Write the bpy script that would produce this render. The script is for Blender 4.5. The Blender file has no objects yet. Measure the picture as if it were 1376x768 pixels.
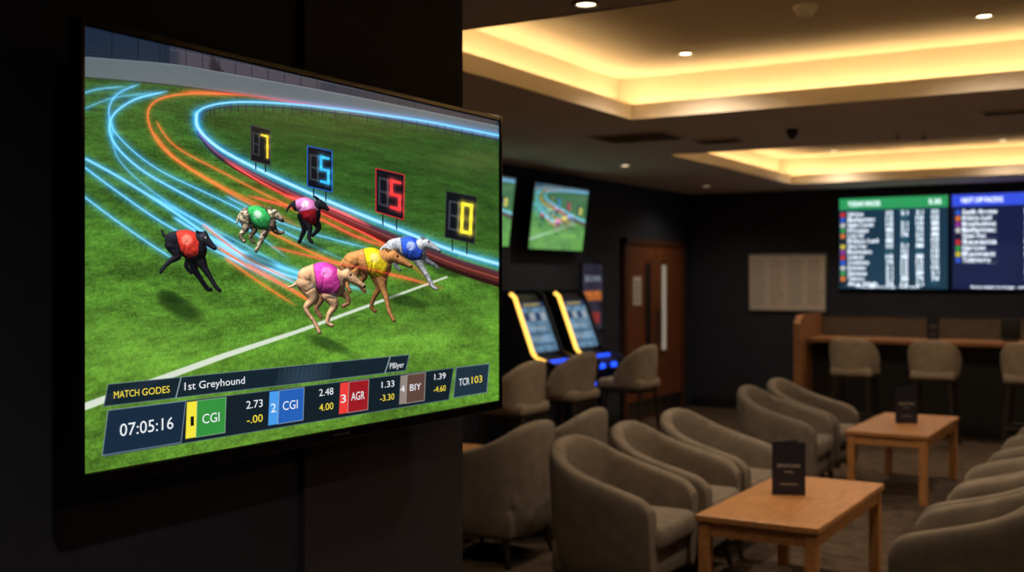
import bpy, bmesh, math, random
import numpy as np
from mathutils import Matrix, Vector
random.seed(7); rng=np.random.RandomState(5)
scene=bpy.context.scene
scene.view_settings.view_transform='Standard'
COL=scene.collection
# ------------------------------------------------------------ materials
def lin(c):
    return tuple(((v/255)/12.92 if v/255<=0.04045 else ((v/255+0.055)/1.055)**2.4) for v in c)
def mat(name,col,rough=.6,metal=0.,var=0.,scale=8.,bump=0.,bscale=150.,spec=.5,emit=0.,stretch=(1,1,1),ecol=None):
    m=bpy.data.materials.new(name); m.use_nodes=True
    nt=m.node_tree; b=nt.nodes['Principled BSDF']
    c=lin(col)
    b.inputs['Base Color'].default_value=(*c,1)
    b.inputs['Roughness'].default_value=rough
    b.inputs['Metallic'].default_value=metal
    b.inputs['Specular IOR Level'].default_value=spec
    tc=nt.nodes.new('ShaderNodeTexCoord'); mp=nt.nodes.new('ShaderNodeMapping')
    mp.inputs['Scale'].default_value=stretch
    nt.links.new(tc.outputs['Object'],mp.inputs['Vector'])
    if var>0:
        n=nt.nodes.new('ShaderNodeTexNoise'); n.inputs['Scale'].default_value=scale; n.inputs['Detail'].default_value=5
        nt.links.new(mp.outputs[0],n.inputs['Vector'])
        r=nt.nodes.new('ShaderNodeValToRGB')
        r.color_ramp.elements[0].position=.3; r.color_ramp.elements[1].position=.7
        r.color_ramp.elements[0].color=(*[v*(1-var) for v in c],1)
        r.color_ramp.elements[1].color=(*[min(1,v*(1+var)) for v in c],1)
        nt.links.new(n.outputs['Fac'],r.inputs['Fac']); nt.links.new(r.outputs[0],b.inputs['Base Color'])
        if emit>0: nt.links.new(r.outputs[0],b.inputs['Emission Color'])
    if bump>0:
        n2=nt.nodes.new('ShaderNodeTexNoise'); n2.inputs['Scale'].default_value=bscale; n2.inputs['Detail'].default_value=3
        nt.links.new(mp.outputs[0],n2.inputs['Vector'])
        bp=nt.nodes.new('ShaderNodeBump'); bp.inputs['Strength'].default_value=bump; bp.inputs['Distance'].default_value=.004
        nt.links.new(n2.outputs['Fac'],bp.inputs['Height']); nt.links.new(bp.outputs[0],b.inputs['Normal'])
    if emit>0:
        if not var>0: b.inputs['Emission Color'].default_value=(*lin(ecol or col),1)
        b.inputs['Emission Strength'].default_value=emit
        if ecol is None: b.inputs['Roughness'].default_value=.5
    return m
def glow(name,col,s=1.,var=0.,scale=8.):
    m=mat(name,col,rough=.4,var=var,scale=scale,emit=s)
    if not var>0: m.node_tree.nodes['Principled BSDF'].inputs['Base Color'].default_value=(.01,.01,.01,1)
    return m
M_wall=mat('charcoal_paint',(44,49,62),.75,var=.1,scale=3,bump=.15,bscale=60,spec=.3)
M_part=mat('midnight_paint',(60,65,84),.75,var=.1,scale=3,bump=.15,bscale=60,spec=.3)
M_pill=mat('pillar_paint',(72,71,82),.75,var=.08,scale=3,bump=.15,bscale=60,spec=.3)
M_ceil=mat('ceiling_paint',(208,198,188),.9,var=.04,scale=2)
M_cream=mat('cove_plaster',(196,184,164),.9,var=.03,scale=2)
M_fascia=mat('fascia_paint',(232,222,206),.8,var=.02,scale=2)
M_fab=mat('taupe_fabric',(119,109,98),.95,var=.16,scale=14,bump=.6,bscale=320,spec=.2)
M_fabd=mat('partition_fabric',(96,86,78),.95,var=.12,scale=14,bump=.4,bscale=320,spec=.2)
M_fab2=mat('beige_fabric',(146,132,116),.95,var=.12,scale=14,bump=.5,bscale=320,spec=.2)
M_wood=mat('oak_wood',(172,121,73),.42,var=.22,scale=6,stretch=(9,.9,9),bump=.1,bscale=30)
M_wood2=mat('counter_wood',(150,104,64),.5,var=.22,scale=6,stretch=(2,2,6),bump=.1,bscale=30)
M_leg=mat('dark_leg_wood',(38,28,22),.5,var=.2,scale=20)
M_black=mat('gloss_black_plastic',(14,14,17),.16,var=.1,scale=10)
M_blackm=mat('black_matte',(16,16,18),.6,var=.1,scale=10)
M_metal=mat('brushed_metal',(150,150,155),.3,metal=1,var=.1,scale=30)
M_door=mat('door_veneer',(116,66,36),.45,var=.3,scale=5,stretch=(6,6,.6))
M_dframe=mat('door_frame_wood',(78,46,28),.5,var=.2,scale=5,stretch=(6,6,.6))
M_led=glow('warm_led',(255,216,154),31)
M_lamp=glow('downlight_lens',(255,230,190),10)
M_white=mat('white_trim',(215,210,200),.6,var=.03)
M_paper=mat('paper',(205,198,190),.9,var=.06,scale=20)
M_ink=mat('ink',(110,104,100),.9,var=.05)
M_menu=mat('menu_card',(30,34,52),.4,var=.1,scale=10)
M_tW=glow('text_white',(235,240,245),1)
M_bW=glow('board_text_white',(232,242,252),2.3)
M_tY=glow('text_yellow',(250,225,70),1)
M_tG=glow('text_grey',(150,160,170),1)
M_tK=glow('text_dark',(20,30,25),.6)
M_car=mat('carpet',(82,69,58),1.,var=.4,scale=9,bump=.7,bscale=260,spec=.1)

# ------------------------------------------------------------ mesh builder
class MB:
    def __init__(s): s.v=[];s.f=[];s.m=[];s.s=[];s.mats=[]
    def add(s,vs,fs,m,smooth=False,M=None):
        o=len(s.v)
        if m not in s.mats: s.mats.append(m)
        k=s.mats.index(m)
        for v in vs:
            v=Vector(v); s.v.append(tuple(M@v) if M is not None else tuple(v))
        for f in fs: s.f.append([i+o for i in f]); s.m.append(k); s.s.append(smooth)
        return s
    def box(s,x0,x1,y0,y1,z0,z1,m,M=None):
        vs=[(x0,y0,z0),(x1,y0,z0),(x1,y1,z0),(x0,y1,z0),(x0,y0,z1),(x1,y0,z1),(x1,y1,z1),(x0,y1,z1)]
        fs=[(0,3,2,1),(4,5,6,7),(0,1,5,4),(1,2,6,5),(2,3,7,6),(3,0,4,7)]
        return s.add(vs,fs,m,False,M)
    def rbox(s,x0,x1,y0,y1,z0,z1,r,m,seg=3,M=None,smooth=True):
        bm=bmesh.new(); bmesh.ops.create_cube(bm,size=1)
        for v in bm.verts: v.co=Vector(((x0+x1)/2+v.co.x*(x1-x0),(y0+y1)/2+v.co.y*(y1-y0),(z0+z1)/2+v.co.z*(z1-z0)))
        bmesh.ops.bevel(bm,geom=bm.edges[:],offset=r,segments=seg,profile=.5,affect='EDGES')
        bm.verts.index_update()
        vs=[v.co.copy() for v in bm.verts]; fs=[[v.index for v in f.verts] for f in bm.faces]; bm.free()
        return s.add(vs,fs,m,smooth,M)
    def cyl(s,p0,p1,r0,r1,m,n=16,smooth=True,M=None):
        p0=Vector(p0);p1=Vector(p1);a=(p1-p0).normalized()
        u=a.orthogonal().normalized();w=a.cross(u)
        vs=[];fs=[]
        for k,(p,r) in enumerate(((p0,r0),(p1,r1))):
            for i in range(n):
                t=2*math.pi*i/n; vs.append(p+u*math.cos(t)*r+w*math.sin(t)*r)
        for i in range(n): fs.append((i,(i+1)%n,n+(i+1)%n,n+i))
        s.add(vs,fs,m,smooth,M)
        s.add(vs[:n],[tuple(range(n))[::-1]],m,False,M); s.add(vs[n:],[tuple(range(n))],m,False,M)
        return s
    def prism(s,prof,y0,y1,m,M=None):
        n=len(prof)
        vs=[(x,y0,z) for x,z in prof]+[(x,y1,z) for x,z in prof]
        fs=[tuple(range(n)),tuple(range(n,2*n))[::-1]]+[(i,n+i,n+(i+1)%n,(i+1)%n) for i in range(n)]
        return s.add(vs,fs,m,False,M)
    def mesh(s,name):
        me=bpy.data.meshes.new(name); me.from_pydata(s.v,[],s.f)
        for m in s.mats: me.materials.append(m)
        me.polygons.foreach_set('material_index',s.m); me.polygons.foreach_set('use_smooth',s.s)
        bm=bmesh.new(); bm.from_mesh(me)
        if s_recalc: bmesh.ops.recalc_face_normals(bm,faces=bm.faces[:])
        bm.to_mesh(me); bm.free(); me.update(); return me
    def build(s,name,parent=None,loc=(0,0,0),rot=0):
        return obj(name,s.mesh(name),parent,loc,rot)
s_recalc=True
def obj(name,data,parent=None,loc=(0,0,0),rot=0):
    o=bpy.data.objects.new(name,data); COL.objects.link(o)
    o.location=loc; o.rotation_euler=(0,0,rot)
    if parent: o.parent=parent
    return o
def quad(mb,o,u,v,w,h,m,x=0,y=0):
    o=Vector(o);u=Vector(u);v=Vector(v); a=o+u*x+v*y
    n=u.cross(v)*.0006
    mb.add([a,a+u*w,a+u*w+v*h,a+v*h,a-n,a+u*w-n,a+u*w+v*h-n,a+v*h-n],[(0,1,2,3),(7,6,5,4),(0,4,5,1),(1,5,6,2),(2,6,7,3),(3,7,4,0)],m)
_tc={}
def text_geo(t):
    if t in _tc: return _tc[t]
    cu=bpy.data.curves.new('t','FONT'); cu.body=t; cu.resolution_u=3
    o=bpy.data.objects.new('t',cu); COL.objects.link(o)
    dg=bpy.context.evaluated_depsgraph_get()
    me=bpy.data.meshes.new_from_object(o.evaluated_get(dg))
    vs=[tuple(v.co) for v in me.vertices]; fs=[tuple(p.vertices) for p in me.polygons]
    bpy.data.objects.remove(o); bpy.data.curves.remove(cu); bpy.data.meshes.remove(me)
    _tc[t]=(vs,fs); return _tc[t]
def text(mb,t,o,u,v,w,h,m,shear=0):
    vs,fs=text_geo(t)
    if not vs: return
    x0=min(a[0] for a in vs);x1=max(a[0] for a in vs)
    o=Vector(o);u=Vector(u);v=Vector(v)
    mb.add([o+u*((a[0]-x0)/(x1-x0)*w+shear*a[1]/.7*h)+v*(a[1]/.7*h) for a in vs],fs,m)
def subsurf(vs,fs,lv):
    me=bpy.data.meshes.new('tmp'); me.from_pydata(vs,[],fs); o=bpy.data.objects.new('tmp',me); COL.objects.link(o)
    md=o.modifiers.new('s','SUBSURF'); md.levels=lv
    dg=bpy.context.evaluated_depsgraph_get(); e=bpy.data.meshes.new_from_object(o.evaluated_get(dg))
    r=([tuple(v.co) for v in e.vertices],[tuple(p.vertices) for p in e.polygons])
    bpy.data.objects.remove(o); bpy.data.meshes.remove(me); bpy.data.meshes.remove(e); return r

# ------------------------------------------------------------ room shell
XL,XR,YN,YB,ZC,ZU=-5.3,3.5,-3.0,13.2,2.65,2.95
MB().box(XL-.2,XR+.2,YN-.2,YB+.2,-.1,0,M_car).build('floor')
MB().box(XL-.2,XL,YN-.2,YB+.2,0,2.65,M_wall).build('wall_left')
MB().box(XL,XR,YB,YB+.2,0,2.65,M_wall).build('wall_back')
MB().box(XR,XR+.2,YN-.2,YB+.2,0,2.65,M_wall).build('wall_right')
MB().box(XL,XR,YN-.2,YN,0,2.65,M_wall).build('wall_front')
w=MB(); w.box(-2.35,-1.815,YN,2.03,0,2.65,M_part); w.box(-2.35,-1.8,2.036,2.72,0,2.65,M_pill); w.box(-2.3,-1.83,2.02,2.05,0,2.65,M_blackm)
w.build('wall_partition')
MB().box(XL,XL+.015,YN,11.1,0,.12,M_blackm).build('baseboard_left')
MB().box(XL,XR,YB-.015,YB,0,.12,M_blackm).build('baseboard_back')
TA=(-3.12,2.4,3.92,6.72); TB=(-3.72,2.4,8.8,12.2)
c=MB(); a,b=XL-.2,XR+.2
for r in ((a,b,YN-.2,TA[2]),(a,TA[0],TA[2],TA[3]),(TA[1],b,TA[2],TA[3]),(a,b,TA[3],TB[2]),(a,TB[0],TB[2],TB[3]),(TB[1],b,TB[2],TB[3]),(a,b,TB[3],YB+.2)):
    c.box(r[0],r[1],r[2],r[3],ZC,ZC+.06,M_ceil)
G=.17
for T in (TA,TB):
    x0,x1,y0,y1=T
    for q in ((x0,x0+.015,y0,y1),(x1-.015,x1,y0,y1),(x0+.015,x1-.015,y0,y0+.015),(x0+.015,x1-.015,y1-.015,y1)):
        c.box(q[0],q[1],q[2],q[3],ZC-.004,ZC+.095,M_fascia)
    X0,X1,Y0,Y1=x0-G,x1+G,y0-G,y1+G
    c.box(X0-.05,X1+.05,Y0-.05,Y1+.05,ZU,ZU+.05,M_cream)
    for q in ((X0-.05,X0,Y0-.05,Y1+.05),(X1,X1+.05,Y0-.05,Y1+.05),(X0,X1,Y0-.05,Y0),(X0,X1,Y1,Y1+.05)):
        c.box(q[0],q[1],q[2],q[3],ZC+.06,ZU,M_cream)
c.build('ceiling')
for T in (TA,TB):
    x0,x1,y0,y1=T; l=MB(); z=ZC+.066
    for q in ((x0-.09,x0-.06,y0-.06,y1+.06),(x1+.06,x1+.09,y0-.06,y1+.06),(x0-.06,x1+.06,y0-.09,y0-.06),(x0-.06,x1+.06,y1+.06,y1+.09)):
        l.box(q[0],q[1],q[2],q[3],z-.005,z+.004,M_led)
    l.build('cove_led_strip')

def downlight_or_fill(x,y,z,p):
    mb=MB()
    n=24;vs=[];fs=[]
    for r,zz in ((.055,0),(.055,-.008),(.04,-.008),(.036,-.002)):
        for i in range(n):
            t=2*math.pi*i/n; vs.append((r*math.cos(t),r*math.sin(t),zz))
    for k in range(3):
        for i in range(n): fs.append((k*n+i,k*n+(i+1)%n,(k+1)*n+(i+1)%n,(k+1)*n+i))
    mb.add(vs,fs,M_white,True); mb.add(vs[3*n:],[tuple(range(n))],M_lamp)
    o=mb.build('recessed_downlight_or_fill',None,(x,y,z))
    L=bpy.data.lights.new('spot','SPOT'); L.energy=p; L.color=(1,.80,.58); L.spot_size=math.radians(150); L.spot_blend=1.; L.shadow_soft_size=.05
    obj('lamp',L,o,(0,0,-.02))
for x,y,z,p in ((-2.55,6.27,ZU,92),(-.87,6.16,ZU,92),(-3.15,11.85,ZU,42),(-1.5,11.8,ZU,42),(-4.43,9.42,ZC,46),(-4.63,12.0,ZC,30),(-1.95,3.8,ZC,32),
                (.8,6.1,ZU,90),(-2.5,9.4,ZU,72),(-.8,9.4,ZU,76),(-.9,4.5,ZU,60),(-4.3,6.6,ZC,32),(1.3,9.4,ZU,80),(1.6,3.0,ZC,75),(-.2,.6,ZC,50),(1.6,0,ZC,50),(-4.2,3.6,ZC,18)):  # this row: unseen downlights added as fill for seating, walls and TV partition
    downlight_or_fill(x,y,z,p)
m=MB(); m.cyl((0,0,0),(0,0,-.02),.06,.06,M_white,24); m.cyl((0,0,-.02),(0,0,-.05),.05,.035,M_white,24); m.build('smoke_detector',None,(-1.6,5.49,ZU))
for x,y,sx,sy in ((-3.45,7.55,.62,.42),(-3.0,8.05,.36,.2),(-.95,7.6,.3,.12)):
    m=MB(); m.box(-sx/2,sx/2,-sy/2,sy/2,-.012,0,M_ceil)
    k=int(sy/.05)
    for i in range(k): m.box(-sx/2+.03,sx/2-.03,-sy/2+.02+i*.05,-sy/2+.035+i*.05,-.02,-.01,M_fab)
    m.build('air_vent_grille',None,(x,y,ZC))
m=MB(); m.cyl((0,0,0),(0,0,-.03),.04,.04,M_blackm,20); m.cyl((0,0,-.03),(0,0,-.07),.038,.02,M_black,20); m.build('dome_security_camera',None,(-2.35,7.75,ZC))
for x,y in ((-1.75,8.3),(-1.6,8.45)):
    m=MB(); m.cyl((0,0,0),(0,0,-.015),.03,.03,M_white,16); m.cyl((0,0,-.015),(0,0,-.05),.008,.015,M_metal,12); m.build('sprinkler_head',None,(x,y,ZC))

# ------------------------------------------------------------ furniture
def shell(hw,dep,arm,zb,zi,hfun,th,flare=.03,inset=.03):
    A=[(arm,hw-.025),(arm-.03,hw-.012),(arm*.55,hw),(-.02,hw)]
    n=9
    pts=list(A)
    hs=[hfun(0,0),hfun(.12,0),hfun(.5,0),hfun(1,0)]
    for k in range(1,n):
        t=math.pi*k/n; s_=math.sin(t); c_=math.cos(t)
        pts.append((-.03-(dep)*abs(s_)**.75, hw*math.copysign(abs(c_)**.8,c_))); hs.append(hfun(1,s_))
    pts+= [(x,-y) for x,y in reversed(A)]
    hs+=hs[:4][::-1]
    vs=[];fs=[];N=len(pts)
    for i in range(N):
        p=Vector((*pts[i],0)); a=Vector((*pts[max(0,i-1)],0)); b=Vector((*pts[min(N-1,i+1)],0))
        t=(b-a).normalized(); nn=Vector((-t.y,t.x,0))*-1
        if nn.dot(Vector((p.x,p.y,0)))<0: nn=-nn
        if i<4: nn=Vector((0,1,0))
        if i>=N-4: nn=Vector((0,-1,0))
        h=hs[i]
        sec=[(-inset,zb),(0,zb+.06),(flare*.5,(zb+h)*.5),(flare,h-.045),(flare*.6,h-.006),(-th*.55,h),(-th*.95,h-.03),(-th,(zi+h)*.5),(-th-.01,zi),(-th-.01,zb)]
        for o_,z in sec: vs.append(p+nn*o_+Vector((0,0,z)))
    S=10
    for i in range(N-1):
        for j in range(S): fs.append((i*S+j,i*S+(j+1)%S,(i+1)*S+(j+1)%S,(i+1)*S+j))
    for e,rev in ((0,False),(N-1,True)):
        f=[(e*S+0,e*S+1,e*S+8,e*S+9),(e*S+1,e*S+2,e*S+7,e*S+8),(e*S+2,e*S+3,e*S+6,e*S+7),(e*S+3,e*S+4,e*S+5,e*S+6)]
        fs+= [q[::-1] for q in f] if rev else f
    return subsurf(vs,fs,2)
def chair_mesh():
    mb=MB()
    def h(a,s):
        if s==0: return .52 if a==0 else (.575 if a<.2 else (.605 if a<.6 else .65))
        return .65+.155*s**1.1
    v,f=shell(.305,.285,.29,.15,.34,h,.065)
    mb.add(v,f,M_fab,True)
    mb.rbox(-.28,.315,-.238,.238,.31,.445,.045,M_fab,4)
    mb.rbox(-.26,.27,-.25,.25,.16,.32,.02,M_fab,2)
    for sx in (-1,1):
        for sy in (-1,1):
            mb.cyl((sx*.21,sy*.22,.17),(sx*.245,sy*.25,0),.024,.014,M_leg,10)
    return mb.mesh('tub_armchair')
CH=chair_mesh()
for x,y,r in ((-2.40,5.05,0),(-2.40,5.73,3),(-2.40,6.42,-2),(-2.52,8.12,2),(-2.52,8.82,-2),
              (-3.42,5.5,180),(-3.42,6.2,184),(-.72,4.92,180),(-.72,5.60,177),(-.72,6.28,182),(-.7,7.45,180),(-.7,8.15,178),(-.7,8.85,181),(-.7,9.55,180),
              (-4.75,5.3,2)):
    obj('tub_armchair',CH,None,(x,y,0),math.radians(r))
def stool_mesh():
    mb=MB()
    def h(a,s):
        if s==0: return .79 if a<.3 else (.83 if a<.6 else .9)
        return .9+.13*s**.7
    v,f=shell(.225,.17,.06,.66,.72,h,.045,.02,.01)
    mb.add(v,f,M_fab2,True)
    mb.rbox(-.2,.24,-.2,.2,.64,.73,.035,M_fab2,3)
    mb.box(-.17,.19,-.17,.17,.61,.645,M_leg)
    for sx in (-1,1):
        for sy in (-1,1): mb.cyl((sx*.16,sy*.15,.63),(sx*.21,sy*.2,0),.02,.014,M_leg,10)
    for a_,b_ in (((.19,-.18),(.19,.18)),((-.19,-.18),(-.19,.18)),((.19,.18),(-.19,.18)),((.19,-.18),(-.19,-.18))):
        mb.cyl((*a_,.24),(*b_,.24),.01,.01,M_leg,8)
    return mb.mesh('bar_stool')
ST=stool_mesh()
for x,y,r in ((-4.1,6.85,180),(-4.2,7.85,175),(-4.15,8.95,178),(-2.77,11.2,90),(-2.02,11.2,92),(-1.2,11.2,90)):
    obj('bar_stool',ST,None,(x,y,0),math.radians(r))
def table_mesh():
    mb=MB(); X,Y=.29,.635
    mb.rbox(-X,X,-Y,Y,.468,.5,.006,M_wood,2,smooth=False)
    for s_ in (-1,1):
        mb.box(s_*(X-.03)-.011,s_*(X-.03)+.011,-Y+.07,Y-.07,.405,.468,M_wood)
        mb.box(-X+.07,X-.07,s_*(Y-.03)-.011,s_*(Y-.03)+.011,.405,.468,M_wood)
        for t_ in (-1,1):
            mb.rbox(s_*(X-.04)-.028,s_*(X-.04)+.028,t_*(Y-.04)-.028,t_*(Y-.04)+.028,0,.468,.005,M_wood,2,smooth=False)
    return mb.mesh('coffee_table')
TM=table_mesh()
for x,y in ((-1.66,5.54),(-1.81,8.83),(-4.1,5.6)): obj('coffee_table',TM,None,(x,y,0))
def menu(x,y,z,r,h=.27,w_=.165):
    mb=MB()
    for k,s_ in enumerate((-1,1)):
        M=Matrix.Rotation(s_*math.radians(17),4,'Z')
        mb.box(0,w_,-.002,.002,0,h,M_menu,M)
        u=(M@Vector((1,0,0))); v=Vector((0,0,1))
        sd=.0028*s_
        if s_<0:
            text(mb,'SPORTS BAR',M@Vector((.025,sd,h*.52)),u,v,w_-.05,.017,M_paper)
            text(mb,'menu',M@Vector((.06,sd,h*.42)),u,v,w_-.12,.012,M_paper)
            quad(mb,M@Vector((.04,sd,h*.2)),u,v,w_-.08,.003,M_paper)
        else: text(mb,'SPORTS BAR',M@Vector((w_-.025,sd,h*.52)),-u,v,w_-.05,.017,M_paper)
    return mb.build('folded_menu',None,(x,y,z),r)
menu(-1.79,5.56,.5,math.radians(40)); menu(-1.87,8.79,.5,math.radians(42))

# betting counter
m=MB()
m.rbox(-3.41,1.6,11.75,12.33,.93,.975,.006,M_wood2,2,smooth=False)
m.box(-3.41,1.6,12.0,12.04,0,.93,M_blackm)
m.build('betting_counter')
m=MB(); m.box(-3.41,1.6,12.345,12.39,0,1.19,M_fabd); m.box(-3.41,1.6,12.34,12.40,1.19,1.205,M_leg)
for xx in (-2.2,-1.0,.2,1.4): m.box(xx-.008,xx+.008,12.341,12.395,0,1.19,M_leg)
m.build('privacy_partition')
pr=[(11.55,0),(12.42,0),(12.42,1.15),(12.38,1.215),(11.66,1.215),(11.55,1.13)]
m=MB(); m.add([(-3.49,y,z) for y,z in pr]+[(-3.42,y,z) for y,z in pr],[tuple(range(6)),tuple(range(6,12))]+[(i,(i+1)%6,6+(i+1)%6,6+i) for i in range(6)],M_wood2)
m.build('counter_end_panel')
menu(-2.25,12.05,.976,math.radians(25),.24,.12)
m=MB(); m.rbox(-.07,.07,-.04,.04,0,.03,.006,M_blackm); m.rbox(-.09,.09,-.012,.012,.03,.22,.006,M_blackm); m.build('payment_terminal',None,(-1.45,12.0,.976))

# gaming machines
M_scr=glow('game_screen',(84,122,152),.8,var=.5,scale=9)
M_scd=glow('game_panel_dark',(26,44,84),.8,var=.4,scale=20)
M_yel=glow('amber_edge_light',(255,196,84),2.2)
M_blu=glow('blue_button_light',(30,80,255),2.)
M_cab=mat('machine_cabinet',(30,30,38),.35,var=.1)
def machine(y):
    m=MB()
    prof=[(0,0),(.44,0),(.46,.66),(.68,.76),(.70,.84),(.46,.92),(.27,1.42),(.22,1.46),(0,1.46)]
    m.prism(prof,-.25,.25,M_cab)
    side=[(0,0),(.49,0),(.50,.63),(.72,.74),(.735,.86),(.50,.95),(.31,1.44),(.25,1.49),(0,1.49)]
    for a_,b_ in ((-.275,-.25),(.25,.275)): m.prism(side,a_,b_,M_cab)
    path=[(.27,1.475),(.315,1.44),(.41,1.19),(.50,.955),(.54,.925),(.62,.90)]
    for i in range(len(path)-1):
        (xa,za),(xb,zb)=path[i],path[i+1]
        dx,dz=xb-xa,zb-za; L=math.hypot(dx,dz); t_=.019
        A=(xa-dz/L*.004,za+dx/L*.004);B=(xb-dz/L*.004,zb+dx/L*.004)
        C=(xb+dz/L*t_,zb-dx/L*t_);D=(xa+dz/L*t_,za-dx/L*t_)
        m.prism([A,B,C,D],-.279,-.249,M_yel)
    u=Vector((0,1,0)); v=Vector((-.19,0,.50)).normalized(); o_=Vector((.462,-.225,.955))
    nrm=u.cross(v); o_=o_+nrm*.012
    quad(m,o_,u,v,.45,.46,M_scr)
    quad(m,o_+nrm*.001,u,v,.45,.05,M_scd,0,.41)
    text(m,'JACKPOT',o_+nrm*.003+u*.09+v*.425,u,v,.28,.022,M_tY)
    for i in range(4): quad(m,o_+nrm*.002,u,v,.08,.07,[M_scd,M_tG][i%2],.04+i*.1,.29)
    for i in range(4): quad(m,o_+nrm*.002,u,v,.38-.07*(i%2),.014,M_tG if i%2 else M_scd,.04,.06+i*.05)
    for i in range(5):
        yy=-.19+i*.09
        m.cyl((.60,yy,.865),(.605,yy,.893),.018,.018,M_blu,12)
    for i in range(3): m.cyl((.465,-.16+i*.15,.60),(.485,-.16+i*.15,.60),.02,.02,M_blu,10)
    for i in range(2): m.rbox(.695,.712,-.2+i*.24,-.1+i*.24,.775,.82,.006,M_blu,2)
    m.build('gaming_machine',None,(XL+.03,y,0))
machine(8.58); machine(9.38)

m=MB(); m.rbox(.002,.03,-.24,.24,-.36,.36,.006,M_black,2)
u,v=(0,1,0),(0,0,1)
quad(m,(.032,-.22,-.34),u,v,.44,.68,glow('poster_blue',(46,44,64),.6,var=.6,scale=6))
quad(m,(.034,-.22,-.34),u,v,.40,.10,glow('poster_orange',(190,110,50),.55,var=.4,scale=12),.02,.30)
quad(m,(.034,-.22,-.34),u,v,.30,.12,glow('poster_red',(140,50,45),.6,var=.4,scale=12),.07,.06)
text(m,'BIG WIN',(.036,-.17,.16),u,v,.34,.06,M_tG)
m.build('illuminated_poster',None,(XL,10.42,1.41))
# double door
m=MB(); Y0,Y1=11.24,12.83; D=Y1-Y0
m.box(.003,.05,-.07,0,0.002,2.05,M_dframe); m.box(.003,.05,D,D+.07,0.002,2.05,M_dframe); m.box(.003,.05,-.07,D+.07,1.98,2.05,M_dframe)
M_gl=glow('vision_glass',(190,175,155),.5)
for k in range(2):
    a_=k*D/2+.005; b_=(k+1)*D/2-.005
    m.rbox(.003,.035,a_,b_,.01,1.975,.004,M_door,2,smooth=False)
    mid=a_+(b_-a_)*(.72 if k==0 else .28)
    m.box(.03,.042,mid-.085,mid+.085,.72,1.80,M_dframe)
    m.box(.04,.045,mid-.06,mid+.06,.76,1.76,M_gl if k==1 else M_blackm)
    hy=b_-.06 if k==0 else a_+.06
    m.cyl((.075,hy,.85),(.075,hy,1.25),.012,.012,M_metal,12)
    for zz in (.88,1.22): m.cyl((.03,hy,zz),(.075,hy,zz),.009,.009,M_metal,8)
    m.box(.035,.038,a_+.03,b_-.03,.03,.22,M_metal)
m.box(.036,.04,.16,.38,1.30,1.62,M_white)
for i in range(5): m.box(.04,.041,.19,.35,1.35+i*.05,1.362+i*.05,M_ink)
m.build('door_1',None,(XL,Y0,0))
# notice board
m=MB(); m.rbox(-.48,.48,-.03,-.003,-.35,.35,.006,M_metal,2,smooth=False); m.box(-.46,.46,-.034,-.03,-.33,.33,M_paper)
for i in range(4):
    x0=-.45+i*.228; m.box(x0,x0+.218,-.037,-.034,-.31,.31,mat('sheet_%d'%i,(212+6*(i%2),205,198),.9,var=.04))
    for j in range(14):
        m.box(x0+.015,x0+.2-random.random()*.05,-.0385,-.037,.235-j*.038,.243-j*.038,M_ink)
    text(m,'RACES',(x0+.03,-.0388,.265),(1,0,0),(0,0,1),.12,.022,M_ink)
m.build('framed_notice_board',None,(-4.06,YB,1.55))
# odds boards
def board(xc,kind):
    W,H=1.22,1.07
    m=MB(); m.rbox(-W/2,W/2,-.05,-.003,-H/2,H/2,.006,M_black,2,smooth=False)
    U,V=(1,0,0),(0,0,1); o=Vector((-W/2+.012,-.052,-H/2+.012)); w,h=W-.024,H-.024
    bg=glow('board_bg_%d'%kind,(20,52,74) if kind==0 else (16,28,66),1.,var=.15,scale=2)
    hd=glow('board_header_%d'%kind,(42,150,90) if kind==0 else (52,80,220),1.1)
    quad(m,o,U,V,w,h,bg); o2=o+Vector((0,-.002,0)); o3=o+Vector((0,-.004,0))
    quad(m,o2,U,V,w,.13,hd,0,h-.13)
    pal=[(220,50,50),(50,100,230),(220,220,220),(60,170,80),(240,130,40),(30,30,40),(230,210,60),(160,60,170)]
    pm=[glow('runner_%d_%d'%(kind,i),p,.9) for i,p in enumerate(pal)]
    names=['Swift Arrow','Ballymac','Night Comet','Droopys','Lucky Star','Kilara Lad','Silver Fox','Romeo','Crafty Jet','Coolavanny','Roxholme','Savana','Tullymurry','Ace High']
    if kind==0:
        text(m,'TODAY RACES',o3+Vector((.1,0,h-.09)),U,V,.36,.052,M_bW); text(m,'5.25',o3+Vector((w-.2,0,h-.09)),U,V,.13,.052,M_bW)
        stripe=glow('board_stripe',(36,84,104),1.)
        for i in range(4): quad(m,o2,U,V,.085,h-.2,stripe,.52+i*.165,.05)
        for j in range(14):
            zz=h-.205-j*.062
            quad(m,o2,U,V,.05,.046,pm[j%8],.015,zz-.006)
            text(m,names[j],o3+Vector((.1,0,zz)),U,V,.17+.17*random.random(),.046,M_bW)
            for i in range(4):
                if random.random()<.94: text(m,random.choice(['12','74','3.1','88','5/2','10']),o3+Vector((.53+i*.165,0,zz)),U,V,.074,.047,M_bW)
    else:
        text(m,'NEXT OFF RACING',o3+Vector((.1,0,h-.09)),U,V,.42,.052,M_bW)
        for j in range(12):
            zz=h-.215-j*.066
            if j<9:
                quad(m,o2,U,V,.045,.05,pm[(j*3+1)%8],.04,zz-.007)
                text(m,names[(j*5)%14],o3+Vector((.11,0,zz)),U,V,.2+.18*random.random(),.047,M_bW)
                quad(m,o2,U,V,.36,.004,M_tG,.1,zz-.014)
            for i in range(2): text(m,random.choice(['12','74','31','88','52','10']),o3+Vector((.74+i*.27,0,zz)),U,V,.06,.046,M_bW)
    text(m,'Prices subject to change   www results',o3+Vector((.2,0,.012)),U,V,.7,.028,M_bW)
    m.build('odds_display_screen',None,(xc,YB,2.005))
board(-2.83,0); board(-1.59,1); board(-.35,1)

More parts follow.
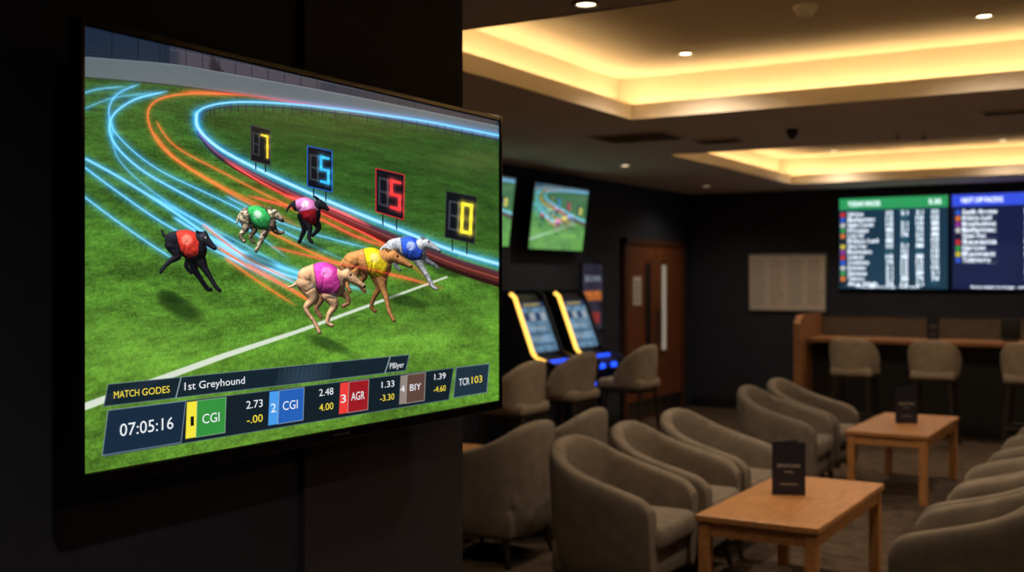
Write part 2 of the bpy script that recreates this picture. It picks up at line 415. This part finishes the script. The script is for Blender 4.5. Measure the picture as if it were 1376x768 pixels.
# ------------------------------------------------------------ main television
XT=-1.665; TY0,TY1,TZ0,TZ1=1.302,2.701,1.255,2.046
TVc=Vector((XT-.03,(TY0+TY1)/2,(TZ0+TZ1)/2))
tv=bpy.data.objects.new('wall_mounted_television',None); COL.objects.link(tv); tv.location=TVc
def tvpart(mb,name):
    me=mb.mesh(name); me.transform(Matrix.Translation(-TVc)); return obj(name,me,tv)
m=MB(); e,et,eb=.011,.015,.026
for q in ((TY0-e,TY0,TZ0-eb,TZ1+et),(TY1,TY1+e,TZ0-eb,TZ1+et),(TY0,TY1,TZ0-eb,TZ0),(TY0,TY1,TZ1,TZ1+et)):
    m.rbox(XT-.026,XT+.007,q[0],q[1],q[2],q[3],.003,M_black,3,smooth=False)
yc=(TY0+TY1)/2
m.box(XT+.007,XT+.0075,yc-.03,yc+.03,TZ0-.015,TZ0-.010,M_metal)
tvpart(m,'bezel')
m=MB(); m.rbox(XT-.022,XT-.003,TY0-.004,TY1+.004,TZ0-.016,TZ1+.008,.003,M_blackm,2,smooth=False)
m.rbox(XT-.06,XT-.02,TY0+.15,TY1-.15,TZ0+.03,TZ1-.25,.012,M_blackm,3); tvpart(m,'back_housing')
m=MB(); m.box(-1.797,-1.79,yc-.3,yc+.3,1.45,1.85,M_blackm)
for yy in (yc-.2,yc+.2): m.box(-1.79,XT-.06,yy-.02,yy+.02,1.45,1.85,M_blackm)
tvpart(m,'wall_bracket')

NU,NV=1200,700
sn,cs_=.514496,.857493
ys=np.linspace(TY0,TY1,NU); zs=np.linspace(TZ1,TZ0,NV)
dd=-sn*XT+cs_*ys
cx=688+1500*(cs_*XT+sn*ys)/dd
PX=np.broadcast_to(cx,(NV,NU)); PY=374-1500*(zs[:,None]-1.6)/dd[None,:]
def canvas_to_tv(x,y):
    t=(x-688)/1500; d=XT/(cs_*t-sn); return d*(sn*t+cs_),1.6+(374-y)*d/1500
U=np.broadcast_to(np.linspace(0,1,NU),(NV,NU)); V=np.broadcast_to(np.linspace(0,1,NV)[:,None],(NV,NU))
TAB=rng.rand(256,256)
def vn(x,y):
    xi=np.floor(x).astype(int); yi=np.floor(y).astype(int); fx=x-xi; fy=y-yi
    fx=fx*fx*(3-2*fx); fy=fy*fy*(3-2*fy)
    a=TAB[yi%256,xi%256];b=TAB[yi%256,(xi+1)%256];c=TAB[(yi+1)%256,xi%256];d=TAB[(yi+1)%256,(xi+1)%256]
    return (a*(1-fx)+b*fx)*(1-fy)+(c*(1-fx)+d*fx)*fy
s=V+.16
gx=(U-.5)/s; gy=1/s
n1=vn(gx*7+40,gy*12+9); n2=vn(gx*25+11,gy*42+3); n3=vn(gx*90,gy*150)
bl=vn(U*330,V*210+vn(U*60,V*60)*3)
n=.32*n1+.26*n2+.2*n3+.22*bl
g0=np.array((44,80,34.));g1=np.array((92,142,44.))
t=np.clip(V*1.2,0,1)[...,None]
IMG=(g0*(1-t)+g1*t)*(.44+1.04*n[...,None])
IMG+= ((rng.rand(NV,NU)-.5)*24*(.3+V))[...,None]*np.array((1,1.1,.6))
def crop(x0,y0,x1,y1):
    i0=max(0,np.searchsorted(cx,x0)-1); i1=min(NU,np.searchsorted(cx,x1)+1)
    if i1<=i0: return None
    P=PY[:,[i0,i1-1]]; r=np.where((P.min(1)<=y1)&(P.max(1)>=y0))[0]
    if len(r)==0: return None
    return slice(r[0],r[-1]+1),slice(i0,i1)
def blend(c,a,col):
    a=a[...,None]; IMG[c]=IMG[c]*(1-a)+np.asarray(col,float)*a
def sdpoly(X,Y,p):
    d=np.full(X.shape,1e9); s_=np.ones(X.shape); N=len(p); j=N-1
    for i in range(N):
        ex,ey=p[j][0]-p[i][0],p[j][1]-p[i][1]; wx,wy=X-p[i][0],Y-p[i][1]
        tt=np.clip((wx*ex+wy*ey)/(ex*ex+ey*ey+1e-9),0,1)
        d=np.minimum(d,(wx-ex*tt)**2+(wy-ey*tt)**2)
        c1=Y>=p[i][1];c2=Y<p[j][1];c3=ex*wy>ey*wx
        fl=(c1&c2&c3)|(~c1&~c2&~c3); s_=np.where(fl,-s_,s_); j=i
    return s_*np.sqrt(d)
def poly(p,col,alpha=1.,soft=.8):
    xs=[q[0] for q in p];yy=[q[1] for q in p]; c=crop(min(xs)-soft*2,min(yy)-soft*2,max(xs)+soft*2,max(yy)+soft*2)
    if c is None: return
    sd=sdpoly(PX[c],PY[c],p); blend(c,np.clip(.5-sd/soft,0,1)*alpha,col)
def cat(p,k=8):
    p=[np.array(q,float) for q in p]; o=[]
    for i in range(len(p)-1):
        a=p[max(0,i-1)];b=p[i];c=p[i+1];d=p[min(len(p)-1,i+2)]
        for j in range(k):
            t=j/k; o.append(.5*((2*b)+(-a+c)*t+(2*a-5*b+4*c-d)*t*t+(-a+3*b-3*c+d)*t**3))
    o.append(p[-1]); return o
def dist(pts,m):
    D=np.full((NV,NU),1e9); T=np.zeros((NV,NU)); N=len(pts)-1
    for i in range(N):
        a,b=pts[i],pts[i+1]
        c=crop(min(a[0],b[0])-m,min(a[1],b[1])-m,max(a[0],b[0])+m,max(a[1],b[1])+m)
        if c is None: continue
        ex,ey=b[0]-a[0],b[1]-a[1]; wx,wy=PX[c]-a[0],PY[c]-a[1]
        t=np.clip((wx*ex+wy*ey)/(ex*ex+ey*ey+1e-9),0,1)
        q=np.hypot(wx-ex*t,wy-ey*t); w_=q<D[c]
        D[c]=np.where(w_,q,D[c]); T[c]=np.where(w_,(i+t)/N,T[c])
    return D,T
def line(p,w_,col,alpha=1.,w1=None,smooth=True,soft=.7):
    pts=cat(p) if smooth and len(p)>2 else p
    ww=max(w_,w1 or w_); D,T=dist(pts,ww+2)
    W=w_+((w1 if w1 is not None else w_)-w_)*T
    a=np.clip((W/2-D)/soft+.5,0,1)*alpha
    global IMG; IMG=IMG*(1-a[...,None])+np.array(col,float)*a[...,None]
def streak(p,w_,col,core,glow_w=6,st=1.,fade=(0,0)):
    global IMG
    D,T=dist(cat(p),glow_w*3.5); f=np.ones_like(T)
    if fade[0]: f*=np.clip(T/fade[0],0,1)
    if fade[1]: f*=np.clip((1-T)/fade[1],0,1)
    g=(np.exp(-(D/glow_w)**2)*.42+np.exp(-(D/(glow_w*.45))**2)*.34)*st*f
    IMG+= np.array(col,float)*g[...,None]*(1-IMG/290)
    a=np.clip((w_*.5+.3-D)/.9+.3,0,1)*f*min(1,st)
    IMG=IMG*(1-a[...,None])+np.array(core,float)*a[...,None]
wt=[(100,76),(225,86),(300,98),(450,125),(560,147),(680,172)]; wb=[(680,190),(560,166),(450,146),(350,131),(225,114),(100,103)]
poly([(100,0),(690,0),(690,175)]+wt[::-1],(44,50,64),1,2)
poly([(100,20),(228,52),(228,88),(100,78)],(24,36,54),1,1)
for i in range(9): line([(112,40+i*4.4),(218,62+i*3.2)],.8,(52,66,86),.6)
for x in (150,185,215): line([(x,35),(x,90)],1.4,(14,22,34),.9)
poly([(240,66),(430,108),(430,122),(300,98),(240,88)],(92,80,88),.55,8)
for x in range(250,668,22):
    y=76+(x-225)*.225; line([(x,y-18),(x,y+12)],1.2,(26,30,42),.8)
line([(228,66),(668,160)],1.6,(80,84,94),.7,smooth=False)
for k in range(5): poly([(282+k*3,74+k*5),(288+k*3,74+k*5),(290+k*3,98),(280+k*3,98)],(30,28,34),.5,2)
poly(wt+wb,(94,104,114),.95,2)
line(wb,2.2,(40,52,44),.8)
line(wt,1.6,(132,142,150),.7)
rail=[(690,186),(620,172),(560,161),(450,146),(380,139),(320,137),(282,142),(264,153),(266,172),(290,196),(330,219),(400,252),(460,278),(540,310),(610,337),(690,360)]
cp=cat(rail,6); c=crop(250,120,690,400); sd=sdpoly(PX[c],PY[c],cp); blend(c,np.clip(-sd/22,0,1)*.38,(34,62,26))
for (x,y,rx,ry,al) in ((180,470,110,50,.16),(330,560,190,60,.14),(560,455,90,40,.14),(160,180,60,70,.1)):
    a=np.exp(-(((PX-x)/rx)**2+((PY-y)/ry)**2))*al; IMG=IMG*(1-a[...,None])+np.array((150,184,80.))*a[...,None]
a=np.exp(-(((PX-640)/60)**2+((PY-215)/16)**2))*.3; IMG=IMG*(1-a[...,None])+np.array((120,116,70.))*a[...,None]
low=[(x,y+ (6 if i<8 else 7+ (i-8)*1.9)) for i,(x,y) in enumerate(rail)]
line(low[:9],2.2,(38,34,30),.95,1.8)
line(low[8:],4,(84,38,34),1,20); line([(x,y+3+(i*.8)) for i,(x,y) in enumerate(low[8:])],2,(40,18,18),.9,6)
line([(x,y-1) for x,y in low[8:]],1,(140,66,54),.9,3)
for q in cat(rail[:9],5)[::1]:
    line([(q[0],q[1]),(q[0],q[1]+13)],1.4,(34,36,34),.9,smooth=False)
line([(x,y+12) for x,y in rail[:9]],1,(60,70,56),.8)
line([(105,549),(300,478),(400,445),(600,372)],10,(218,226,214),.92,2.6,smooth=False,soft=1.6)
BL=(10,110,255);BC=(130,216,255);OR=(255,64,18);OC=(255,122,72);RD=(255,26,16);RC=(255,96,80)
blues=[([(228,122),(180,134),(150,158),(152,190),(190,228),(260,268),(340,312),(392,352)],2.4,1.),
([(190,112),(158,126),(146,150),(158,182),(210,226),(300,270),(420,330),(470,352)],1.6,.8),
([(105,208),(160,238),(230,282),(300,330),(360,362),(420,392)],3,1.),
([(105,218),(150,252),(220,300),(300,342),(400,392)],2,.9),
([(105,258),(150,292),(205,330),(240,352)],2.2,.8),
([(105,128),(130,120),(170,116)],2,.6),([(105,150),(150,132),(210,124)],1.6,.5),
([(200,262),(270,300),(340,345),(420,372),(470,380)],1.8,.8),([(280,318),(350,348),(420,372),(500,392)],2.2,.9),([(300,262),(380,300),(450,322),(500,334)],1.6,.7),
([(150,160),(160,215),(230,275),(330,330),(430,385)],1.2,.6),([(230,290),(310,338),(380,368),(450,384)],3,1)]
for p,w_,st in blues: streak(p,w_,BL,BC,6,st,(.06,.2))
oranges=[([(330,128),(250,126),(206,138),(200,166),(225,205),(290,248),(360,285),(420,312)],1.5,.85),
([(205,176),(240,216),(310,256),(400,300)],1.1,.6),([(208,160),(235,196),(300,232),(370,268),(440,300)],1.3,.7),
([(290,330),(340,362),(390,388),(430,412)],1.8,.9),([(270,300),(330,345),(400,380)],1.4,.75),([(300,345),(350,380),(400,412)],1.3,.75),([(340,300),(400,330),(470,362)],1.4,.8)]
for p,w_,st in oranges: streak(p,w_,OR,OC,4.5,st,(.08,.25))
reds=[([(300,214),(360,250),(440,290),(520,330),(580,380)],1.8,.9),([(330,262),(410,285),(480,318),(560,345)],1.8,.9),([(360,330),(450,352),(540,372),(600,388)],1.6,.7),([(240,122),(330,128),(450,146),(560,160)],1.2,.6),([(380,262),(440,278),(500,305)],2.4,1)]
for p,w_,st in reds: streak(p,w_,RD,RC,4.5,st,(.1,.3))
streak(rail[:9],2.4,(10,120,255),(130,215,255),6,1.); streak(rail[7:],3.8,(10,120,255),(165,232,255),9,1.2)
D7={'7':'abc','5':'afgcd','0':'abcdef','8':'abcdefg'}
SG={'a':((0,0),(1,0)),'b':((1,0),(1,.5)),'c':((1,.5),(1,1)),'d':((0,1),(1,1)),'e':((0,.5),(0,1)),'f':((0,0),(0,.5)),'g':((0,.5),(1,.5))}
def sboard(q,dig,col,edge):
    global IMG
    def P(a,b):
        x=(q[0][0]*(1-a)+q[1][0]*a)*(1-b)+(q[3][0]*(1-a)+q[2][0]*a)*b
        y=(q[0][1]*(1-a)+q[1][1]*a)*(1-b)+(q[3][1]*(1-a)+q[2][1]*a)*b
        return (x,y)
    W=q[1][0]-q[0][0]
    for a in (.25,.75):
        x,y=P(a,1); line([(x,y),(x,y+W*.4)],1.5,(22,24,26),1,smooth=False)
    poly(q,(16,19,25)); line(list(q)+[q[0]],1.6,edge,.95,smooth=False)
    for k,ch in enumerate(('8',dig)):
        for sname in 'abcdefg':
            on=sname in D7[ch]
            (a0,b0),(a1,b1)=SG[sname]
            f=lambda a,b:P(.12+k*.43+a*.30,.2+b*.6)
            if k==0: line([f(a0,b0),f(a1,b1)],W*.08,(52,56,62),1,smooth=False)
            elif on:
                D,T=dist([f(a0,b0),f(a1,b1)],W*.3); g=np.exp(-(D/(W*.13))**2)*.35
                IMG+=np.array(col,float)*g[...,None]; line([f(a0,b0),f(a1,b1)],W*.11,col,1,smooth=False)
sboard([(337,168),(363,175),(363,222),(337,215)],'7',(255,215,60),(60,60,60))
sboard([(413,196),(446,203),(446,258),(413,250)],'5',(60,190,255),(30,90,190))
sboard([(505,226),(543,235),(542,295),(505,284)],'5',(255,60,60),(190,40,50))
sboard([(600,257),(640,265),(637,327),(598,318)],'0',(255,230,60),(40,42,46))
def shadow(x,y,rx,ry,al=.6,ang=0.):
    global IMG
    c_,s_=math.cos(ang),math.sin(ang); X=(PX-x)*c_+(PY-y)*s_; Y=-(PX-x)*s_+(PY-y)*c_
    a=np.clip(1.3-((X/rx)**2+(Y/ry)**2)*1.0,0,1)*al; IMG=IMG*(1-a[...,None])+np.array((22,40,16.))*a[...,None]
shadow(243,414,34,13,.62,.45); shadow(228,398,18,8,.5,.3); shadow(348,350,24,7,.45,.3); shadow(420,330,20,6,.45,.2)
shadow(440,462,34,8,.5,.35); shadow(545,404,34,8,.55,.2); shadow(600,365,26,6,.5,.25)
def seg_d(X,Y,a,b):
    ex,ey=b[0]-a[0],b[1]-a[1]; wx,wy=X-a[0],Y-a[1]
    t=np.clip((wx*ex+wy*ey)/(ex*ex+ey*ey+1e-9),0,1); return np.hypot(wx-ex*t,wy-ey*t)
def dog(parts,vests,marks=(),brindle=0.,creases=(),belly=None):
    xs=[p[0] for ch in parts for p in ch[0]];yy=[p[1] for ch in parts for p in ch[0]]
    c=crop(min(xs)-24,min(yy)-24,max(xs)+24,max(yy)+24)
    X,Y=PX[c],PY[c]; H=np.full(X.shape,-99.); A=np.zeros(X.shape); C=np.zeros(X.shape+(3,)); K=np.zeros(X.shape)
    for ch,col,bias,body in parts:
        pts=[tuple(q) for q in cat(ch,14 if len(ch)>2 else 8)]
        h1=np.full(X.shape,-99.); a1=np.zeros(X.shape)
        for a in pts:
            q=np.hypot(X-a[0],Y-a[1]); R=max(a[2],.6)
            h1=np.maximum(h1,np.sqrt(np.maximum(R*R-q*q,0))+np.where(q<R+.5,0,-99)); a1=np.maximum(a1,np.clip(R-q+.5,0,1))
        h1=h1+bias
        w_=(h1>H)&(a1>.02)
        H=np.where(w_,h1,H); C[w_]=col; K=np.where(w_,body,K); A=np.maximum(A,a1)
    Hc=np.where(H<-50,-6,H)
    # muscle and coat relief
    Hc=Hc+.8*vn(X*.22+7,Y*.22+3)+.35*vn(X*.7,Y*.5)
    for cr in creases:
        for a,b in zip(cr[:-1],cr[1:]): Hc=Hc-1.1*np.exp(-(seg_d(X,Y,a,b)/1.3)**2)
    for _ in range(3):
        Hc=(Hc+np.roll(Hc,1,0)+np.roll(Hc,-1,0)+np.roll(Hc,1,1)+np.roll(Hc,-1,1))/5
    dx=np.gradient(X,axis=1); dy=np.gradient(Y,axis=0)
    gxx=np.clip(np.gradient(Hc,axis=1)/dx,-2.,2.); gyy=np.clip(np.gradient(Hc,axis=0)/dy,-2.,2.)
    L=np.array((-.35,-.68,.64)); nn=np.sqrt(gxx**2+gyy**2+1)
    sh=np.clip((-gxx*L[0]-gyy*L[1]+L[2])/nn,0,1)
    if brindle: C=C*(1-brindle*(vn(X*.35+Y*.15,Y*.5)>.52)[...,None])
    for vp,vc in vests:
        sd=sdpoly(X,Y,vp); m_=np.clip(.5-sd/.9,0,1)*(K>0); C=C*(1-m_[...,None])+np.array(vc,float)*m_[...,None]
        ed=np.exp(-(sd/.9)**2)*.35*(K>0); C=C*(1-ed[...,None])
    for (x,y,r,mc) in marks:
        soft=.5 if r<3 else 2.5
        m_=np.clip((r-np.hypot(X-x,Y-y))/soft+.5,0,1)*(.75 if r>3 else 1); C=C*(1-m_[...,None])+np.array(mc,float)*m_[...,None]
    fur=vn(X*2.2+Y*.5,Y*.9-X*.2)
    tex=.80+.16*vn(X*.9,Y*1.1)+.24*fur
    F=C*(.26+1.04*sh[...,None])*tex[...,None]+ (np.clip(sh-.9,0,1)*120)[...,None]
    IMG[c]=IMG[c]*(1-A[...,None])+F*A[...,None]
K_=(38,38,46);Kd=(22,22,28)
dog([([(405,290,6),(409,306,4),(405,318,2.6),(402,325,2.4)],Kd,-6,0),([(422,296,6),(428,306,3.6),(420,316,2.4)],Kd,-6,0),
([(412,294,6),(416,308,3.6),(415,319,2.6),(419,325,2.2)],K_,0,0),([(396,272,3),(388,278,1.8),(385,284,1)],K_,-3,0),
([(400,276,8),(410,276,11),(416,284,14),(420,292,10)],K_,0,1),([(420,280,9),(428,276,6),(434,276,5)],K_,2,0),([(429,273,5.2),(435,277,4),(440,281,2.4)],K_,5,0),([(427,268,2.2),(423,264,1.2)],Kd,5,0)],
[([(396,266),(410,262),(424,268),(428,282),(412,290),(398,286)],(214,130,190)),([(402,284),(424,280),(426,300),(410,304)],(170,30,40))],[(410,274,5,(240,225,240))],0,[[(404,268),(410,280),(408,290)]])
T1=(210,190,160);T1d=(126,108,86)
dog([([(334,296,7),(342,308,4),(336,318,2.6),(341,326,2)],T1d,-7,0),([(366,304,5),(372,312,3),(380,312,2.2)],T1d,-7,0),
([(329,293,8),(330,306,5),(323,316,2.8),(328,324,2.4)],T1,0,0),([(357,306,7),(353,318,4),(348,328,2.8),(344,337,2.4)],T1,0,0),
([(325,286,3),(320,292,1.6),(318,300,1)],T1,-3,0),
([(331,288,9),(342,287,11),(352,293,15),(359,299,12)],T1,0,1),([(358,291,10),(367,287,7)],T1,2,0),([(368,286,6.),(374,291,4.4),(379,296,2.8)],T1,6,0),([(365,281,2.4),(361,278,1.3)],T1d,6,0)],
[([(332,278),(344,274),(356,280),(364,292),(358,312),(344,308),(336,296)],(58,176,92))],[(346,288,5.5,(225,240,225)),(380,297,1.6,(30,25,25)),(370,285,1.1,(20,18,18))],.45,[[(338,282),(342,292),(350,302)]])
dog([([(244,334,7),(253,346,4.6),(250,357,3),(257,366,2.6)],Kd,-8,0),([(259,346,8),(261,361,5),(269,374,3.4),(278,387,3),(283,389,2.6)],Kd,-8,0),
([(231,328,10),(238,343,6),(228,351,3.4),(219,360,2.6),(216,365,2.6)],K_,0,0),([(267,346,9),(274,359,5.2),(282,372,3.4),(290,385,2.8),(295,390,2.6)],K_,0,0),
([(226,318,3.2),(220,316,2),(217,309,1.2)],K_,-3,0),
([(232,322,10.5),(243,321,12),(254,328,18),(262,336,16)],K_,0,1),([(261,326,13),(270,320,9.2),(274,321,7.8)],K_,2,0),([(273,320,7.4),(280,326,5.2),(288,333,3.2)],(52,52,62),7,0),([(270,315,2.8),(264,311,1.5)],Kd,7,0),([(277,315,2.4),(275,311,1.3)],Kd,6,0)],
[([(236,312),(247,303),(259,307),(268,318),(266,342),(252,347),(242,336)],(226,62,50))],[(251,322,7,(240,140,120)),(290,334,1.8,(8,8,8)),(276,319,1.3,(200,190,170))],0,[[(244,310),(250,325),(248,340)],[(262,342),(272,350)],[(279,334),(286,336)],[(228,334),(236,336)]])
Wd=(204,208,214);Wdd=(120,122,130)
dog([([(530,336,7),(537,346,4.4),(531,355,2.8),(537,362,2.2)],Wdd,-7,0),([(568,345,5),(576,352,3.4),(584,356,2.4),(588,360,2)],Wdd,-7,0),
([(526,334,9),(520,343,5),(524,352,3),(516,359,2.4)],Wd,0,0),([(561,347,7.4),(567,359,4.4),(575,372,3.2),(581,384,2.6),(586,388,2.2)],Wd,0,0),
([(520,329,2.8),(513,334,1.8),(508,341,1)],Wd,-3,0),
([(528,331,10),(540,329,10.5),(551,333,15),(560,339,12.5)],Wd,0,1),([(560,332,10.5),(570,327,7.2)],Wd,2,0),([(573,327,6.2),(582,332,4.4),(590,337,2.6)],Wd,6,0),([(570,321,2.4),(566,318,1.3)],Wdd,6,0)],
[([(538,320),(551,316),(563,322),(569,334),(564,352),(550,351),(541,340)],(52,92,222))],[(552,330,6,(205,215,245)),(591,338,1.6,(30,28,30)),(576,325,1.2,(20,18,18)),(530,328,4,(150,150,158))],.15,[[(545,322),(550,334),(548,344)],[(582,337),(588,339)]])
T2=(204,140,82);T2d=(128,86,50)
dog([([(480,356,8),(489,370,5),(483,381,3.2),(490,391,2.6)],T2d,-8,0),([(505,370,8),(509,386,4.8),(502,400,3.2),(499,412,2.6),(504,418,2.4)],T2d,-8,0),
([(471,354,10.5),(476,370,6),(466,380,3.2),(470,391,2.6)],T2,0,0),([(512,368,9.5),(514,384,5.4),(519,400,3.6),(523,418,2.8),(529,430,2.7)],T2,0,0),
([(463,349,3),(458,356,2),(456,366,1.1)],T2,-3,0),
([(473,350,11.5),(485,347,11.5),(499,351,18.5),(510,358,16)],T2,0,1),([(511,348,12.5),(524,345,9)],T2,2,0),([(528,344,7.6),(540,351,5.3),(551,357,3.1)],T2,8,0),([(524,338,3),(518,334,1.6)],T2d,8,0),([(531,338,2.4),(529,334,1.3)],T2d,7,0)],
[([(488,334),(500,329),(513,333),(521,346),(518,370),(506,379),(495,366)],(248,218,34))],[(503,346,6.5,(255,240,150)),(553,358,2,(24,18,18)),(534,344,1.5,(20,14,12))],0,[[(494,338),(501,352),(499,366)],[(506,366),(518,374)],[(541,357),(549,360)],[(464,360),(474,362),(482,356)]])
T3=(222,174,132);T3d=(144,104,72)
dog([([(420,384,8.5),(431,400,5.2),(425,414,3.4),(431,426,2.8)],T3d,-9,0),([(452,390,7.4),(464,396,4.8),(468,406,3.4),(461,411,2.8)],T3d,-9,0),
([(410,380,12),(420,400,7),(411,414,3.6),(422,432,2.8),(429,446,2.9)],T3,0,0),([(442,396,10),(449,410,5.4),(442,422,3.5),(440,433,2.8),(446,437,2.7)],T3,0,0),
([(402,377,3.2),(395,383,2.2),(387,386,1.2)],T3,-3,0),
([(412,371,12.5),(424,367,13),(437,373,20.5),(447,382,17)],T3,0,1),([(448,374,14),(461,370,9.4)],T3,2,0),([(465,369,8.),(477,377,5.5),(488,384,3.3)],T3,8,0),([(461,362,3.2),(455,358,1.7)],T3d,8,0),([(468,362,2.6),(466,358,1.4)],T3d,7,0)],
[([(421,356),(430,344),(444,347),(455,358),(457,384),(446,406),(432,402),(425,384)],(238,74,178))],[(439,366,7.5,(250,150,210)),(490,385,2.1,(24,18,18)),(471,369,1.6,(20,14,12)),(420,384,4,(240,215,190)),(448,396,4,(244,228,208))],0,[[(428,354),(436,368),(433,388)],[(478,383),(486,387)],[(402,388),(412,392),(422,386)],[(440,400),(450,402)]])
streak([(330,352),(380,382),(420,408)],1.2,RD,RC,4,.6,(.1,.3)); streak([(440,352),(500,362),(575,382)],1.2,RD,RC,4,.4,(.1,.3))
FEED=IMG[::5,::5].copy()
def H(x0,y0,x1): return y0+(374-y0)*(x1-x0)/(1588-x0)
def band(x0,x1,yt,yb,xr,sk,col,al=1.,edge=None):
    p=[(x0+sk,H(xr,yt,x0+sk)),(x1+sk*.8,H(xr,yt,x1+sk*.8)),(x1,H(xr,yb,x1)),(x0,H(xr,yb,x0))]
    poly(p,col,al)
    if edge: line(p+[p[0]],1,edge,.8,smooth=False)
    return p
band(139,545,516,545,145,6,(17,30,44),.94,(110,130,145))
for k in range(12): band(370+k*6,376+k*6,518,543,145,5,(70,92,116),.10+.35*math.sin((k+1)/13*math.pi))
for x in (236,517): line([(x,H(145,545,x)),(x+7,H(145,516,x))],1.4,(160,175,185),.9,smooth=False)
band(140,603,551,612,145,8,(16,26,38),.95,(90,110,125))
band(137,243,551,610,145,8,(24,42,62),.98,(140,160,175))
band(609,654,551,610,145,4,(28,44,62),.96,(120,140,155))
for x0,xm,x1,cn,cb in ((249,263,302,(236,222,60),(52,140,58)),(360,373,407,(70,150,226),(36,92,176)),(455,467,494,(226,60,56),(150,26,34)),(536,545,570,(140,128,120),(92,66,58))):
    band(x0,xm,553,606,145,2,cn); p=band(xm,x1,553,606,145,2,cb); line(p+[p[0]],1,(220,230,220),.5,smooth=False)
def to_lin(I):
    I=np.clip(I,0,255)/255
    return np.where(I<=.04045,I/12.92,((I+.055)/1.055)**2.4)
def display_mat(name,st):
    ms=bpy.data.materials.new(name); ms.use_nodes=True; b=ms.node_tree.nodes['Principled BSDF']
    an=ms.node_tree.nodes.new('ShaderNodeAttribute'); an.attribute_name='broadcast'
    b.inputs['Base Color'].default_value=(.004,.004,.004,1); b.inputs['Roughness'].default_value=.14; b.inputs['Specular IOR Level'].default_value=.3
    ms.node_tree.links.new(an.outputs['Color'],b.inputs['Emission Color']); b.inputs['Emission Strength'].default_value=st
    return ms
def display(name,I,P0,Uv,Vv,ms,parent):
    nv,nu=I.shape[:2]; P0=np.array(P0);Uv=np.array(Uv);Vv=np.array(Vv)
    vs=(P0+np.linspace(0,1,nu)[None,:,None]*Uv+np.linspace(0,1,nv)[:,None,None]*Vv).astype(np.float32)
    idx=np.arange(nv*nu).reshape(nv,nu)
    q=np.stack([idx[:-1,:-1],idx[1:,:-1],idx[1:,1:],idx[:-1,1:]],-1).reshape(-1)
    me=bpy.data.meshes.new(name); me.vertices.add(nv*nu); me.vertices.foreach_set('co',vs.reshape(-1))
    nf=len(q)//4; me.loops.add(len(q)); me.loops.foreach_set('vertex_index',q.astype(np.int32))
    me.polygons.add(nf); me.polygons.foreach_set('loop_start',np.arange(0,len(q),4,dtype=np.int32))
    me.update(calc_edges=True)
    at=me.color_attributes.new('broadcast','FLOAT_COLOR','POINT')
    rgba=np.ones((nv*nu,4),np.float32); rgba[:,:3]=to_lin(I).reshape(-1,3); at.data.foreach_set('color',rgba.reshape(-1))
    me.materials.append(ms); return obj(name,me,parent)
display('display_panel',IMG,(XT-TVc.x+.0005,TY0-TVc.y,TZ1-TVc.z),(0,TY1-TY0,0),(0,0,TZ0-TZ1),display_mat('display_glass',1.1),tv)

FM=display_mat('side_screen_glass',1.15)
def wall_tv(y,z,w_=1.1,h_=.64):
    R=Matrix.Rotation(math.radians(7),4,'Y')
    e=bpy.data.objects.new('wall_television',None); COL.objects.link(e); e.location=(XL+.165,y,z)
    m=MB()
    m.rbox(-.03,0,-w_/2,w_/2,-h_/2,h_/2,.006,M_black,2,M=R)
    m.cyl((-.03,0,0),(-.145,0,0),.04,.04,M_blackm,12)
    m.box(-.158,-.145,-.15,.15,-.12,.12,M_blackm)
    m.build('housing_and_bracket',e)
    a=R@Vector((.002,-w_/2+.015,h_/2-.015)); b=R.to_3x3()@Vector((0,0,-(h_-.03)))
    F=FEED*.86+np.array((18,34,38.))
    display('display_panel',F,tuple(a),(0,w_-.03,0),tuple(b),FM,e)
wall_tv(8.02,2.19); wall_tv(9.45,2.18)

tm=MB()
def cap(t,x0,x1,y,h,m_):
    ya,za=canvas_to_tv(x0,y); yb_,_=canvas_to_tv(x1,y); _,zt=canvas_to_tv(x0,y-h)
    text(tm,t,(XT+.0022,ya,za),(0,1,0),(0,0,1),yb_-ya,zt-za,m_)
cap('MATCH',152,186,535,9.5,M_tY); cap('GODES',190,227,531,9.5,M_tY)
cap('1st Greyhound',247,328,524,10.5,M_tW); cap('PBlyer',523,542,495,7.5,M_tW)
cap('07:05:16',160,232,586,17,M_tW)
cap('1',255,259.5,572,13,M_tK); cap('CGI',271,294,569,13,M_tW)
cap('2.73',330,352,549,10.5,M_tW); cap('-.00',331,352,569,10.5,M_tY)
cap('2',363,370,554,12,M_tW); cap('CGI',379,399,551,12,M_tW)
cap('2.48',428,447,532,9.5,M_tW); cap('4.00',428,447,552,9.5,M_tY)
cap('3',457,464,541,11,M_tW); cap('AGR',471,489,538,11,M_tW)
cap('1.33',512,529,521,8.5,M_tW); cap('-3.30',510,529,539,8.5,M_tY)
cap('4',537,543,527,9,M_tW); cap('BIY',550,565,525,9,M_tW)
cap('1.39',583,598,510,8,M_tW); cap('-4.60',582,598,527,8,M_tY)
cap('TCR',616,630,518,9.5,M_tW); cap('103',633,647,515,9.5,M_tY)
s_recalc=False
tvpart(tm,'caption_text')

# ------------------------------------------------------------ world + camera
w=bpy.data.worlds.new('w'); scene.world=w; w.use_nodes=True; w.node_tree.nodes['Background'].inputs[0].default_value=(.02,.02,.025,1)
cd=bpy.data.cameras.new('camera'); cam=bpy.data.objects.new('camera',cd); COL.objects.link(cam); scene.camera=cam
cam.location=(0,0,1.6); cam.rotation_euler=(math.pi/2,0,math.atan(.6))
cd.sensor_width=36; cd.lens=36*1500/1376; cd.shift_y=-10/1376
cd.dof.use_dof=True; cd.dof.focus_distance=2.38; cd.dof.aperture_fstop=3.2
